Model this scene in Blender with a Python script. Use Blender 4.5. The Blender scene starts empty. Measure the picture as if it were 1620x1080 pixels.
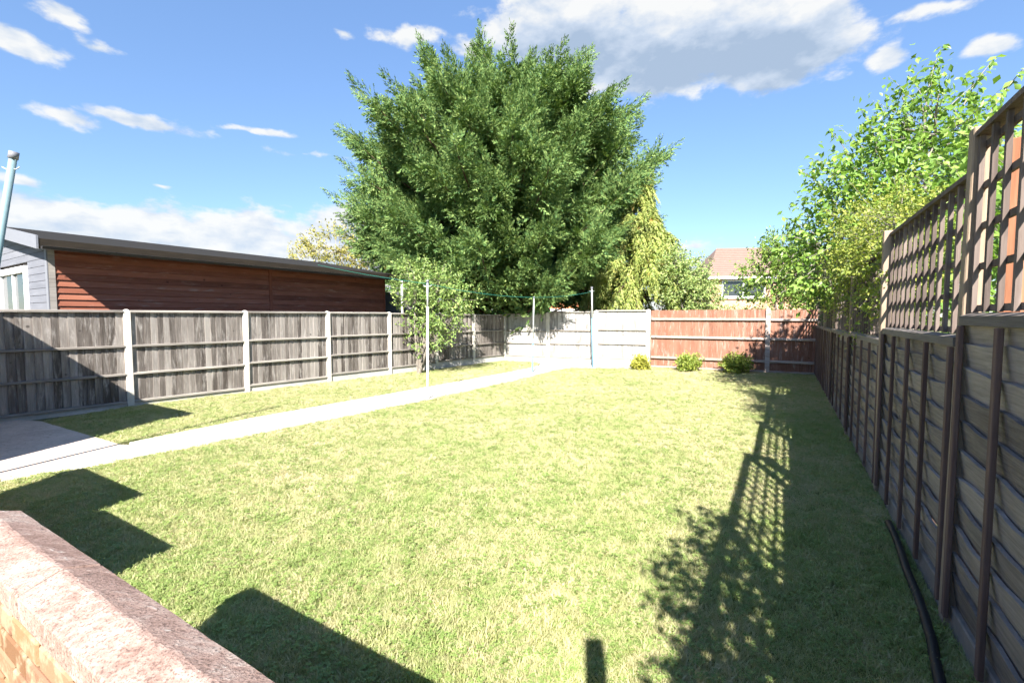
import bpy, bmesh, math, random
import numpy as np
from mathutils import Vector, Matrix, Euler
random.seed(7); rng = np.random.default_rng(11)
SC = bpy.context.scene
COL = SC.collection

# ------------------------------------------------------------------ camera
cam_d = bpy.data.cameras.new('camera'); cam = bpy.data.objects.new('camera', cam_d); COL.objects.link(cam)
cam_d.sensor_width = 36.0; cam_d.lens = 16.0; cam_d.clip_start = 0.02; cam_d.clip_end = 3000
cam.location = (0, 0, 1.65); cam.rotation_euler = (math.radians(90 - 3.18), 0, 0)
SC.camera = cam
# ------------------------------------------------------------------ exposure
SC.view_settings.view_transform = 'Standard'; SC.view_settings.look = 'None'
SC.view_settings.gamma = 1.0; SC.view_settings.use_curve_mapping = False
SC.view_settings.exposure = 2.22
SC.cycles.use_adaptive_sampling = True; SC.cycles.adaptive_threshold = 0.03
SC.cycles.max_bounces = 5; SC.cycles.diffuse_bounces = 4; SC.cycles.glossy_bounces = 2; SC.cycles.transmission_bounces = 3
# ------------------------------------------------------------------ sun
EL = math.radians(40.5); DX, DY = 0.14, 0.99
sun_d = bpy.data.lights.new('sun', 'SUN'); sun_d.energy = 4.3; sun_d.angle = math.radians(0.5); sun_d.color = (1.0, 0.95, 0.87)
sun = bpy.data.objects.new('sun', sun_d); COL.objects.link(sun)
sun.rotation_euler = Vector((DX*math.cos(EL), DY*math.cos(EL), -math.sin(EL))).to_track_quat('-Z', 'Y').to_euler()
sun.location = (-3, -20, 18)

# ------------------------------------------------------------------ node helpers
class NT:
    def __init__(s, tree): s.t = tree; s.n = tree.nodes; s.l = tree.links
    def new(s, typ, **kw):
        nd = s.n.new(typ)
        for k, v in kw.items(): setattr(nd, k, v)
        return nd
    def put(s, sock, v):
        if v is None: return
        if isinstance(v, bpy.types.NodeSocket): s.l.new(v, sock)
        else:
            if hasattr(sock.default_value, '__len__') and not hasattr(v, '__len__'): v = (v,)*len(sock.default_value)
            if hasattr(v, '__len__') and len(v) == 3 and len(sock.default_value) == 4: v = (*v, 1)
            sock.default_value = v
    def math(s, op, a, b=None, c=None, clamp=False):
        nd = s.new('ShaderNodeMath', operation=op, use_clamp=clamp)
        s.put(nd.inputs[0], a); s.put(nd.inputs[1], b); s.put(nd.inputs[2], c); return nd.outputs[0]
    def vmath(s, op, a, b=None):
        nd = s.new('ShaderNodeVectorMath', operation=op); s.put(nd.inputs[0], a); s.put(nd.inputs[1], b); return nd.outputs[0]
    def noise(s, vec, scale, detail=4, rough=0.55, dist=0.0, out='Fac'):
        nd = s.new('ShaderNodeTexNoise'); s.put(nd.inputs['Vector'], vec); s.put(nd.inputs['Scale'], scale)
        nd.inputs['Detail'].default_value = detail; nd.inputs['Roughness'].default_value = rough; nd.inputs['Distortion'].default_value = dist
        return nd.outputs[out]
    def ramp(s, fac, stops, interp='LINEAR'):
        nd = s.new('ShaderNodeValToRGB'); s.put(nd.inputs[0], fac); cr = nd.color_ramp; cr.interpolation = interp
        while len(cr.elements) < len(stops): cr.elements.new(0.5)
        for e, (p, c) in zip(cr.elements, stops): e.position = p; e.color = (*c, 1) if hasattr(c, '__len__') else (c, c, c, 1)
        return nd.outputs[0]
    def mix(s, fac, a, b, mode='MIX'):
        nd = s.new('ShaderNodeMix', data_type='RGBA', blend_type=mode); s.put(nd.inputs[0], fac); s.put(nd.inputs[6], a); s.put(nd.inputs[7], b); return nd.outputs[2]
    def smooth(s, v, a, b):
        nd = s.new('ShaderNodeMapRange', interpolation_type='SMOOTHSTEP'); s.put(nd.inputs[0], v); s.put(nd.inputs[1], a); s.put(nd.inputs[2], b); return nd.outputs[0]
    def mapping(s, vec, scale=(1,1,1), loc=(0,0,0), rot=(0,0,0)):
        nd = s.new('ShaderNodeMapping'); s.put(nd.inputs[0], vec); nd.inputs['Scale'].default_value = scale; nd.inputs['Location'].default_value = loc; nd.inputs['Rotation'].default_value = rot; return nd.outputs[0]

# ------------------------------------------------------------------ world: sky with clouds
W = bpy.data.worlds.new('World'); SC.world = W; W.use_nodes = True
W.cycles.sampling_method = 'MANUAL'; W.cycles.sample_map_resolution = 256
w = NT(W.node_tree); w.n.clear()
sky = w.new('ShaderNodeTexSky', sky_type='NISHITA'); sky.sun_disc = False; sky.sun_elevation = EL
sky.sun_rotation = math.pi + math.atan2(DX, DY); sky.air_density = 1.0; sky.dust_density = 0.15; sky.ozone_density = 2.0; sky.altitude = 1200
tc = w.new('ShaderNodeTexCoord').outputs['Generated']
nrm = w.vmath('NORMALIZE', tc)
sp = w.new('ShaderNodeSeparateXYZ'); w.put(sp.inputs[0], nrm)
az = w.math('ARCTAN2', sp.outputs[0], sp.outputs[1]); el = w.math('ARCSINE', sp.outputs[2])
cv = w.new('ShaderNodeCombineXYZ'); w.put(cv.inputs[0], az); w.put(cv.inputs[1], el)
def cloud_uv(px, py):
    x = (px-810)/720; y = -(py-540)/720; p = math.radians(3.18)
    d = Vector((x, math.cos(p)+y*math.sin(p), -math.sin(p)+y*math.cos(p))).normalized()
    return math.atan2(d.x, d.y), math.asin(d.z)
wob = w.noise(w.mapping(cv.outputs[0], (1, 1.7, 1)), 7, 3, out='Color')
wv = w.vmath('MULTIPLY', w.vmath('SUBTRACT', wob, (0.5, 0.5, 0.5)), (0.07, 0.05, 0))
uv = w.vmath('ADD', cv.outputs[0], wv)
us = w.new('ShaderNodeSeparateXYZ'); w.put(us.inputs[0], uv)
U, V = us.outputs[0], us.outputs[1]
# banks and streaks of cloud (centre and half size as seen, turned into azimuth and elevation), weight
CL = [(890,45,150,90,1.7),(1080,60,280,105,2.0),(1240,70,150,85,1.8),(1395,97,36,22,.72),(1500,8,95,20,.7),(1570,75,60,20,.6),
      (25,68,130,22,.85),(150,74,60,14,.7),(95,22,42,26,.68),(110,182,75,20,.9),(235,188,130,12,.85),(420,206,60,6,.6),
      (70,365,150,75,1.4),(230,372,170,70,1.3),(380,390,170,70,1.3),(540,385,140,75,1.4),(480,245,60,8,.5),(25,285,40,10,.7),
      (545,60,30,10,.55),(645,60,60,22,.55),(740,75,50,22,.6),(255,290,24,6,.5),(1090,420,60,36,.75),(660,400,120,50,.9),(-120,350,160,60,1.0),(1750,320,150,55,.9),(1240,470,500,45,.7)]
acc = None; hgt_acc = None
for (px, py, hw, hh, wt) in CL:
    a0, e0 = cloud_uv(px, py); a1, _ = cloud_uv(px+hw, py); a2, _ = cloud_uv(px-hw, py); _, e1 = cloud_uv(px, py-hh); _, e2 = cloud_uv(px, py+hh)
    ha = abs(a1-a2)/2; he = abs(e1-e2)/2
    vd = w.new('ShaderNodeVectorMath', operation='MULTIPLY_ADD'); w.put(vd.inputs[0], uv); vd.inputs[1].default_value = (1/ha, 1/he, 0); vd.inputs[2].default_value = (-a0/ha, -e0/he, 0)
    ln_ = w.new('ShaderNodeVectorMath', operation='LENGTH'); w.put(ln_.inputs[0], vd.outputs[0])
    v = w.math('MULTIPLY_ADD', ln_.outputs['Value'], -wt, wt)
    if hh >= 70 and py < 200:                       # the one big cumulus shows its shaded underside
        dv = w.math('MULTIPLY_ADD', V, 1/he, -e0/he-0.25); hv = w.math('MULTIPLY', w.math('MAXIMUM', v, 0), dv)
        hgt_acc = hv if hgt_acc is None else w.math('ADD', hgt_acc, hv)
    acc = v if acc is None else w.math('MAXIMUM', acc, v)
nbig = w.noise(w.mapping(cv.outputs[0], (1, 1.9, 1), (3.1, 0.4, 0)), 11, 6, 0.58, 0.0)
# the rest of the sky carries clouds of the same kind
behind = w.smooth(w.math('ABSOLUTE', az), 0.95, 1.25)
gen = w.math('MULTIPLY', w.math('MULTIPLY_ADD', w.noise(w.mapping(cv.outputs[0], (1, 2.4, 1), (7.7, 1.3, 0)), 2.6, 3), 3.0, -1.75), behind)
acc = w.math('MAXIMUM', acc, w.math('ADD', gen, w.math('MULTIPLY_ADD', behind, 0.9, -0.9)))
dens = w.math('ADD', acc, w.math('MULTIPLY_ADD', nbig, 2.2, -1.08))
mask = w.smooth(dens, 0.04, 0.50)
# cloud tone: bright heaped tops, blue-grey undersides
nfine = w.noise(w.mapping(cv.outputs[0], (1, 1.9, 1), (3.1, 0.4+0.045, 0)), 11, 4, 0.55, 0.0)
tone = w.math('ADD', w.math('MULTIPLY', w.math('SUBTRACT', nbig, nfine), 1.9), w.math('MULTIPLY_ADD', hgt_acc, 1.15, 0.80))
tone = w.math('SUBTRACT', tone, w.math('MULTIPLY', w.smooth(dens, 0.6, 1.8), 0.14))
ccol = w.ramp(tone, [(0.0, (0.095, 0.12, 0.155)), (0.45, (0.142, 0.162, 0.19)), (0.95, (0.215, 0.215, 0.21))])
skyc = w.mix(1.0, sky.outputs[0], (0.067, 0.072, 0.076), 'MULTIPLY')
hz = w.new('ShaderNodeMapRange'); w.put(hz.inputs[0], el); hz.inputs[1].default_value = 0.0; hz.inputs[2].default_value = 0.75; hz.inputs[3].default_value = 0.50; hz.inputs[4].default_value = 1.0
skyc = w.mix(1.0, skyc, hz.outputs[0], 'MULTIPLY')
skyc = w.mix(w.math('MULTIPLY', mask, 0.93), skyc, ccol)
bg = w.new('ShaderNodeBackground'); w.put(bg.inputs[0], skyc); bg.inputs[1].default_value = 1.0
wo = w.new('ShaderNodeOutputWorld'); w.l.new(bg.outputs[0], wo.inputs[0])

# ------------------------------------------------------------------ materials
MATS = {}
def mat(name, build):
    m = bpy.data.materials.new(name); m.use_nodes = True; t = NT(m.node_tree); t.n.clear()
    out = t.new('ShaderNodeOutputMaterial'); t.l.new(build(t), out.inputs[0]); MATS[name] = m; return m
def princ(t, col, rough=0.7, bump=None, bstr=0.3, bdist=0.01, spec=0.3, metal=0.0):
    p = t.new('ShaderNodeBsdfPrincipled'); t.put(p.inputs['Base Color'], col); t.put(p.inputs['Roughness'], rough)
    p.inputs['Specular IOR Level'].default_value = spec; p.inputs['Metallic'].default_value = metal
    if bump is not None:
        b = t.new('ShaderNodeBump'); b.inputs['Strength'].default_value = bstr; b.inputs['Distance'].default_value = bdist
        t.put(b.inputs['Height'], bump); t.l.new(b.outputs[0], p.inputs['Normal'])
    return p.outputs[0]
def objco(t):
    tcn = t.new('ShaderNodeTexCoord').outputs['Object']; oi = t.new('ShaderNodeObjectInfo').outputs['Random']
    off = t.new('ShaderNodeCombineXYZ'); t.put(off.inputs[0], t.math('MULTIPLY', oi, 37.0)); t.put(off.inputs[1], t.math('MULTIPLY', oi, 91.0)); t.put(off.inputs[2], t.math('MULTIPLY', oi, 53.0))
    return t.vmath('ADD', tcn, off.outputs[0]), oi
def worldco(t): return t.new('ShaderNodeNewGeometry').outputs['Position']
def wood(name, cols, axis, fine=60, blotch=3.0, worn=None, worn_amt=0.5, rough=0.85, rnd=0.25, bstr=0.5):
    """weathered timber; axis = grain axis in the object's own frame; colours span dark..light"""
    def b(t):
        co = worldco(t); _, oi = objco(t)
        sh = t.new('ShaderNodeCombineXYZ'); t.put(sh.inputs[0], t.math('MULTIPLY', oi, 17.0)); t.put(sh.inputs[1], t.math('MULTIPLY', oi, 41.0)); t.put(sh.inputs[2], t.math('MULTIPLY', oi, 29.0))
        co = t.vmath('ADD', co, sh.outputs[0])
        sc = (1, 1, 0.05) if axis == 'z' else (0.05, 0.05, 1)
        g = t.noise(t.mapping(co, sc), fine, 6, 0.65, 0.6)
        bl = t.noise(t.mapping(co, (1, 1, 0.35) if axis == 'z' else (0.35, 0.35, 1)), blotch, 4, 0.6)
        f = t.math('ADD', t.math('MULTIPLY', g, 0.65), t.math('MULTIPLY', bl, 0.55))
        f = t.math('ADD', f, t.math('MULTIPLY_ADD', oi, rnd, -rnd/2 - 0.1))
        c = t.ramp(f, [(0.22, cols[0]), (0.48, cols[1]), (0.78, cols[2])])
        kn = t.new('ShaderNodeTexVoronoi'); t.put(kn.inputs['Vector'], co); kn.inputs['Scale'].default_value = 3.1
        c = t.mix(t.math('MULTIPLY', t.smooth(kn.outputs['Distance'], 0.10, 0.05), 0.75), c, tuple(x*0.45 for x in cols[0]))
        if worn:
            wn = t.noise(t.mapping(co, (1, 1, 0.16) if axis == 'z' else (0.16, 0.16, 1)), 14, 6, 0.7, 0.4)
            c = t.mix(t.smooth(wn, 0.93-worn_amt, 1.25-worn_amt), c, worn)
        return princ(t, c, rough, g, bstr, 0.004, 0.2)
    return mat(name, b)
wood('grey_board', [(0.065, 0.054, 0.047), (0.16, 0.140, 0.126), (0.30, 0.272, 0.248)], 'z', worn=(0.37, 0.342, 0.318), worn_amt=0.46, rnd=0.5)
wood('grey_rail', [(0.10, 0.088, 0.078), (0.22, 0.20, 0.18), (0.36, 0.335, 0.30)], 'x')
wood('pale_board', [(0.11, 0.10, 0.095), (0.26, 0.245, 0.23), (0.42, 0.40, 0.38)], 'z', worn=(0.47, 0.45, 0.43), worn_amt=0.49, rnd=0.3)
wood('pale_rail', [(0.12, 0.105, 0.09), (0.24, 0.215, 0.19), (0.34, 0.31, 0.28)], 'x')
wood('stained_board', [(0.14, 0.062, 0.040), (0.215, 0.100, 0.066), (0.28, 0.15, 0.108)], 'z', worn=(0.42, 0.34, 0.30), worn_amt=0.44, rnd=0.2)
wood('stained_rail', [(0.22, 0.15, 0.12), (0.36, 0.29, 0.25), (0.46, 0.40, 0.36)], 'x', worn=(0.22, 0.11, 0.08), worn_amt=0.46)
wood('dark_lap', [(0.095, 0.078, 0.070), (0.21, 0.178, 0.160), (0.36, 0.31, 0.28)], 'x', rnd=0.30, fine=75, worn=(0.30, 0.235, 0.19), worn_amt=0.36, bstr=0.8)
wood('dark_batten', [(0.060, 0.036, 0.030), (0.115, 0.072, 0.060), (0.18, 0.12, 0.10)], 'z')
wood('dark_cap', [(0.085, 0.072, 0.064), (0.15, 0.13, 0.115), (0.24, 0.21, 0.185)], 'x')
wood('post_timber', [(0.18, 0.128, 0.09), (0.29, 0.22, 0.16), (0.38, 0.30, 0.23)], 'z', rnd=0.1)
wood('trellis_timber', [(0.055, 0.042, 0.037), (0.115, 0.088, 0.076), (0.20, 0.158, 0.138)], 'z')
wood('red_post', [(0.22, 0.09, 0.05), (0.34, 0.15, 0.085), (0.42, 0.21, 0.13)], 'z')
wood('shed_board', [(0.13, 0.044, 0.028), (0.22, 0.078, 0.048), (0.31, 0.12, 0.075)], 'x', worn=(0.36, 0.25, 0.20), worn_amt=0.40, rnd=0.4)
wood('shed_trim', [(0.13, 0.04, 0.025), (0.21, 0.07, 0.042), (0.27, 0.10, 0.06)], 'z')
wood('grey_paint_board', [(0.105, 0.110, 0.128), (0.135, 0.140, 0.162), (0.17, 0.175, 0.198)], 'x', fine=30, rnd=0.12, bstr=0.2)
wood('roof_edge', [(0.010, 0.008, 0.006), (0.022, 0.017, 0.012), (0.045, 0.034, 0.023)], 'x')
wood('bark', [(0.045, 0.028, 0.02), (0.105, 0.065, 0.045), (0.19, 0.13, 0.095)], 'z', fine=30)
wood('grey_bark', [(0.10, 0.085, 0.07), (0.19, 0.165, 0.14), (0.30, 0.27, 0.24)], 'z', fine=40)
def concrete(name, base, var, speck=0.25, sscale=160):
    def b(t):
        co = worldco(t)
        big = t.noise(co, 1.6, 5, 0.6); fine = t.noise(co, sscale, 3, 0.7); mid = t.noise(co, 18, 5, 0.65)
        f = t.math('ADD', t.math('MULTIPLY', big, 0.5), t.math('ADD', t.math('MULTIPLY', mid, 0.35), t.math('MULTIPLY', fine, 0.3)))
        c = t.ramp(f, [(0.35, tuple(x*(1-var) for x in base)), (0.58, base), (0.8, tuple(min(.85, x*(1+var)) for x in base))])
        c = t.mix(t.math('MULTIPLY', t.smooth(fine, 0.60, 0.70), speck), c, tuple(x*0.35 for x in base))
        return princ(t, c, 0.9, t.math('ADD', fine, mid), 0.5, 0.004, 0.2)
    return mat(name, b)
concrete('post_concrete', (0.50, 0.47, 0.42), 0.28)
concrete('gravel_board', (0.44, 0.42, 0.39), 0.35)
concrete('dark_gravel', (0.20, 0.175, 0.155), 0.35)
concrete('path_concrete', (0.68, 0.625, 0.54), 0.16, 0.35, 90)
concrete('paving', (0.47, 0.395, 0.33), 0.40, 0.85, 26)
concrete('patio_concrete', (0.66, 0.63, 0.57), 0.10, 0.2)
concrete('mortar', (0.20, 0.165, 0.125), 0.25)
def coping_b(t):
    co = worldco(t)
    big = t.noise(co, 5, 6, 0.65); fine = t.noise(co, 150, 3, 0.75); mid = t.noise(t.mapping(co, (1, 2.2, 1), rot=(0, 0, 0.53)), 24, 6, 0.75, 0.3)
    c = t.ramp(t.math('ADD', t.math('MULTIPLY', big, 0.5), t.math('MULTIPLY', mid, 0.5)), [(0.36, (0.17, 0.105, 0.085)), (0.5, (0.29, 0.20, 0.168)), (0.63, (0.38, 0.315, 0.275))])
    c = t.mix(t.smooth(mid, 0.60, 0.68), c, (0.46, 0.42, 0.38))
    lich = t.noise(co, 21, 6, 0.75, 1.2); c = t.mix(t.math('MULTIPLY', t.smooth(lich, 0.62, 0.68), 0.8), c, (0.065, 0.055, 0.05))
    c = t.mix(t.math('MULTIPLY', t.smooth(fine, 0.50, 0.62), 0.75), c, (0.085, 0.055, 0.047))
    return princ(t, c, 0.92, t.math('ADD', fine, t.math('MULTIPLY', mid, 2.0)), 0.7, 0.003, 0.2)
mat('coping', coping_b)
def brick_b(t):
    co, oi = objco(t)
    n1 = t.noise(co, 14, 5, 0.65); n2 = t.noise(co, 120, 3, 0.6)
    base = t.ramp(oi, [(0.0, (0.15, 0.075, 0.040)), (0.35, (0.22, 0.135, 0.072)), (0.7, (0.17, 0.085, 0.055)), (1.0, (0.26, 0.18, 0.105))])
    c = t.mix(t.math('MULTIPLY', t.smooth(n1, 0.45, 0.62), 0.8), base, (0.30, 0.23, 0.155))
    return princ(t, c, 0.9, t.math('ADD', n1, n2), 0.5, 0.004, 0.2)
mat('brick', brick_b)
def far_brick_b(t):
    tcn = t.new('ShaderNodeTexCoord').outputs['Object']
    bt = t.new('ShaderNodeTexBrick'); t.put(bt.inputs['Vector'], t.mapping(tcn, (1, 1, 1), rot=(math.radians(90), 0, 0)))
    for i, c in ((1, (0.46, 0.28, 0.17)), (2, (0.38, 0.20, 0.12)), (3, (0.50, 0.44, 0.36))): bt.inputs[i].default_value = (*c, 1)
    bt.inputs['Scale'].default_value = 4.4; bt.inputs['Mortar Size'].default_value = 0.02; bt.inputs['Brick Width'].default_value = 1.0; bt.inputs['Row Height'].default_value = 0.33
    return princ(t, bt.outputs[0], 0.9)
mat('far_brick', far_brick_b)
def plain(name, col, rough=0.6, var=0.1, scale=30, spec=0.3, metal=0.0):
    def b(t):
        n = t.noise(worldco(t), scale, 4, 0.6)
        c = t.mix(n, tuple(x*(1-var) for x in col), tuple(min(1, x*(1+var)) for x in col))
        return princ(t, c, rough, n, 0.15, 0.003, spec, metal)
    return mat(name, b)
plain('white_paint', (0.78, 0.78, 0.77), 0.4, 0.05); plain('grey_paint', (0.16, 0.165, 0.185), 0.6, 0.12)
plain('dark_grey_wall', (0.16, 0.165, 0.175), 0.7, 0.15); plain('gutter_black', (0.035, 0.033, 0.033), 0.4, 0.2)
plain('felt', (0.022, 0.021, 0.020), 0.95, 0.3, spec=0.05); plain('galvanised', (0.50, 0.52, 0.53), 0.45, 0.15, metal=0.5)
plain('teal_paint', (0.16, 0.235, 0.255), 0.5, 0.15); plain('blue_paint', (0.16, 0.30, 0.42), 0.5, 0.15)
plain('green_line', (0.015, 0.15, 0.11), 0.5, 0.1); plain('hose_black', (0.018, 0.018, 0.020), 0.5, 0.3, 12, 0.2)
plain('far_tile', (0.185, 0.128, 0.105), 0.85, 0.2, 4); plain('orange_tile', (0.47, 0.20, 0.09), 0.85, 0.25, 5)
plain('dark_timber', (0.05, 0.04, 0.035), 0.8, 0.2)
def glass_b(t):
    p = t.new('ShaderNodeBsdfPrincipled'); p.inputs['Base Color'].default_value = (0.03, 0.035, 0.04, 1); p.inputs['Roughness'].default_value = 0.04; p.inputs['Specular IOR Level'].default_value = 0.7
    return p.outputs[0]
mat('pane_glass', glass_b)
def leaf(name, cols, trans=0.32, rough=0.5, spec=0.35, patch=0.0, patchcol=None, patchscale=0.6):
    def b(t):
        g = t.new('ShaderNodeNewGeometry'); r = g.outputs['Random Per Island']
        c = t.ramp(r, [(0.0, cols[0]), (0.45, cols[1]), (1.0, cols[2])])
        n = t.noise(g.outputs['Position'], 1.3, 3)
        c = t.mix(t.math('MULTIPLY', n, 0.5), c, cols[0])
        if patchcol: c = t.mix(t.math('MULTIPLY', t.smooth(t.noise(g.outputs['Position'], patchscale, 4, 0.6), 1-patch, 1.12-patch), 0.9), c, patchcol)
        p = t.new('ShaderNodeBsdfPrincipled'); t.put(p.inputs['Base Color'], c); p.inputs['Roughness'].default_value = rough; p.inputs['Specular IOR Level'].default_value = spec
        tr = t.new('ShaderNodeBsdfTranslucent'); t.put(tr.inputs[0], t.mix(1.0, c, (1.25, 1.3, 0.7), 'MULTIPLY'))
        mx = t.new('ShaderNodeMixShader'); mx.inputs[0].default_value = trans; t.l.new(p.outputs[0], mx.inputs[1]); t.l.new(tr.outputs[0], mx.inputs[2])
        return mx.outputs[0]
    return mat(name, b)
leaf('cypress_leaf', [(0.055, 0.115, 0.042), (0.135, 0.22, 0.066), (0.27, 0.345, 0.11)], 0.15, rough=0.6, spec=0.08)
leaf('gold_leaf', [(0.16, 0.22, 0.055), (0.30, 0.36, 0.09), (0.46, 0.44, 0.14)], 0.3, patch=0.40, patchcol=(0.36, 0.20, 0.06), patchscale=1.2)
leaf('yellow_leaf', [(0.162, 0.176, 0.041), (0.324, 0.297, 0.074), (0.486, 0.392, 0.121)], 0.3)
leaf('apple_leaf', [(0.10, 0.175, 0.045), (0.22, 0.32, 0.085), (0.38, 0.44, 0.15)], 0.3)
leaf('broad_leaf', [(0.101, 0.189, 0.035), (0.189, 0.317, 0.057), (0.311, 0.419, 0.101)], 0.38, 0.42)
leaf('bush_leaf', [(0.081, 0.149, 0.030), (0.176, 0.270, 0.047), (0.324, 0.392, 0.081)], 0.3)
leaf('climber_leaf', [(0.108, 0.162, 0.027), (0.257, 0.311, 0.054), (0.446, 0.446, 0.095)], 0.35)
leaf('dark_bush_leaf', [(0.041, 0.088, 0.030), (0.081, 0.149, 0.047), (0.162, 0.230, 0.081)], 0.25)
leaf('pale_bush_leaf', [(0.15, 0.235, 0.075), (0.29, 0.37, 0.12), (0.43, 0.47, 0.18)], 0.3)
leaf('shrub_leaf', [(0.132, 0.198, 0.033), (0.264, 0.330, 0.055), (0.396, 0.418, 0.099)], 0.35)
leaf('gold_shrub_leaf', [(0.26, 0.28, 0.04), (0.42, 0.41, 0.07), (0.50, 0.46, 0.12)], 0.35)
def grass_b(t):
    g = t.new('ShaderNodeNewGeometry'); pos = g.outputs['Position']; r = g.outputs['Random Per Island']
    n1 = t.noise(pos, 0.55, 4, 0.6); n2 = t.noise(pos, 3.2, 4, 0.65); n3 = t.noise(pos, 16, 3, 0.6)
    s = t.new('ShaderNodeSeparateXYZ'); t.put(s.inputs[0], pos)
    far = t.smooth(s.outputs[1], 3.0, 13.0)
    f = t.math('ADD', t.math('MULTIPLY', n1, 0.55), t.math('ADD', t.math('MULTIPLY', n2, 0.55), t.math('MULTIPLY_ADD', n3, 0.22, 0.065)))
    f = t.math('ADD', f, t.math('MULTIPLY_ADD', r, 0.24, -0.14))
    f = t.math('ADD', f, t.math('MULTIPLY', far, 0.07))
    c = t.ramp(f, [(0.40, (0.145, 0.245, 0.055)), (0.57, (0.265, 0.345, 0.11)), (0.73, (0.40, 0.40, 0.20)), (0.92, (0.55, 0.48, 0.31))])
    p = t.new('ShaderNodeBsdfPrincipled'); t.put(p.inputs['Base Color'], c); p.inputs['Roughness'].default_value = 0.55; p.inputs['Specular IOR Level'].default_value = 0.25
    tr = t.new('ShaderNodeBsdfTranslucent'); t.put(tr.inputs[0], t.mix(1.0, c, (1.2, 1.3, 0.7), 'MULTIPLY'))
    mx = t.new('ShaderNodeMixShader'); mx.inputs[0].default_value = 0.3; t.l.new(p.outputs[0], mx.inputs[1]); t.l.new(tr.outputs[0], mx.inputs[2])
    return mx.outputs[0]
mat('grass_blade', grass_b)
leaf('clover_leaf', [(0.16, 0.235, 0.06), (0.225, 0.305, 0.085), (0.30, 0.36, 0.12)], 0.25)
def turf_b(t):
    pos = worldco(t); n = t.noise(pos, 3.2, 4, 0.65); n2 = t.noise(pos, 60, 4, 0.6)
    c = t.ramp(t.math('ADD', t.math('MULTIPLY', n, 0.6), t.math('MULTIPLY', n2, 0.4)), [(0.35, (0.10, 0.13, 0.035)), (0.55, (0.21, 0.22, 0.075)), (0.7, (0.33, 0.28, 0.14))])
    return princ(t, c, 0.95, n2, 0.8, 0.02, 0.1)
mat('turf', turf_b)
mat('earth', lambda t: princ(t, t.ramp(t.noise(worldco(t), 0.8, 5), [(0.3, (0.08, 0.09, 0.03)), (0.7, (0.16, 0.15, 0.07))]), 0.95))

# ------------------------------------------------------------------ object helpers
def tag(o, label=None, cat=None, group=None, kind=None):
    if label: o['label'] = label
    if cat: o['category'] = cat
    if group: o['group'] = group
    if kind: o['kind'] = kind
    return o
def link(name, me, m, parent=None, loc=(0,0,0), rot=(0,0,0), scale=(1,1,1)):
    if m and not me.materials: me.materials.append(MATS[m])
    o = bpy.data.objects.new(name, me); COL.objects.link(o)
    if parent: o.parent = parent
    o.location = loc; o.rotation_euler = rot; o.scale = scale; return o
def empty(name, loc, rz=0.0):
    o = bpy.data.objects.new(name, None); COL.objects.link(o); o.location = loc; o.rotation_euler = (0, 0, rz); o.empty_display_size = 0.2; return o
def mesh_from(name, verts, faces, m=None):
    me = bpy.data.meshes.new(name); me.from_pydata([tuple(v) for v in verts], [], faces); me.update()
    if m: me.materials.append(MATS[m])
    return me
BOXF = [(0,3,2,1),(4,5,6,7),(0,1,5,4),(1,2,6,5),(2,3,7,6),(3,0,4,7)]
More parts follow.
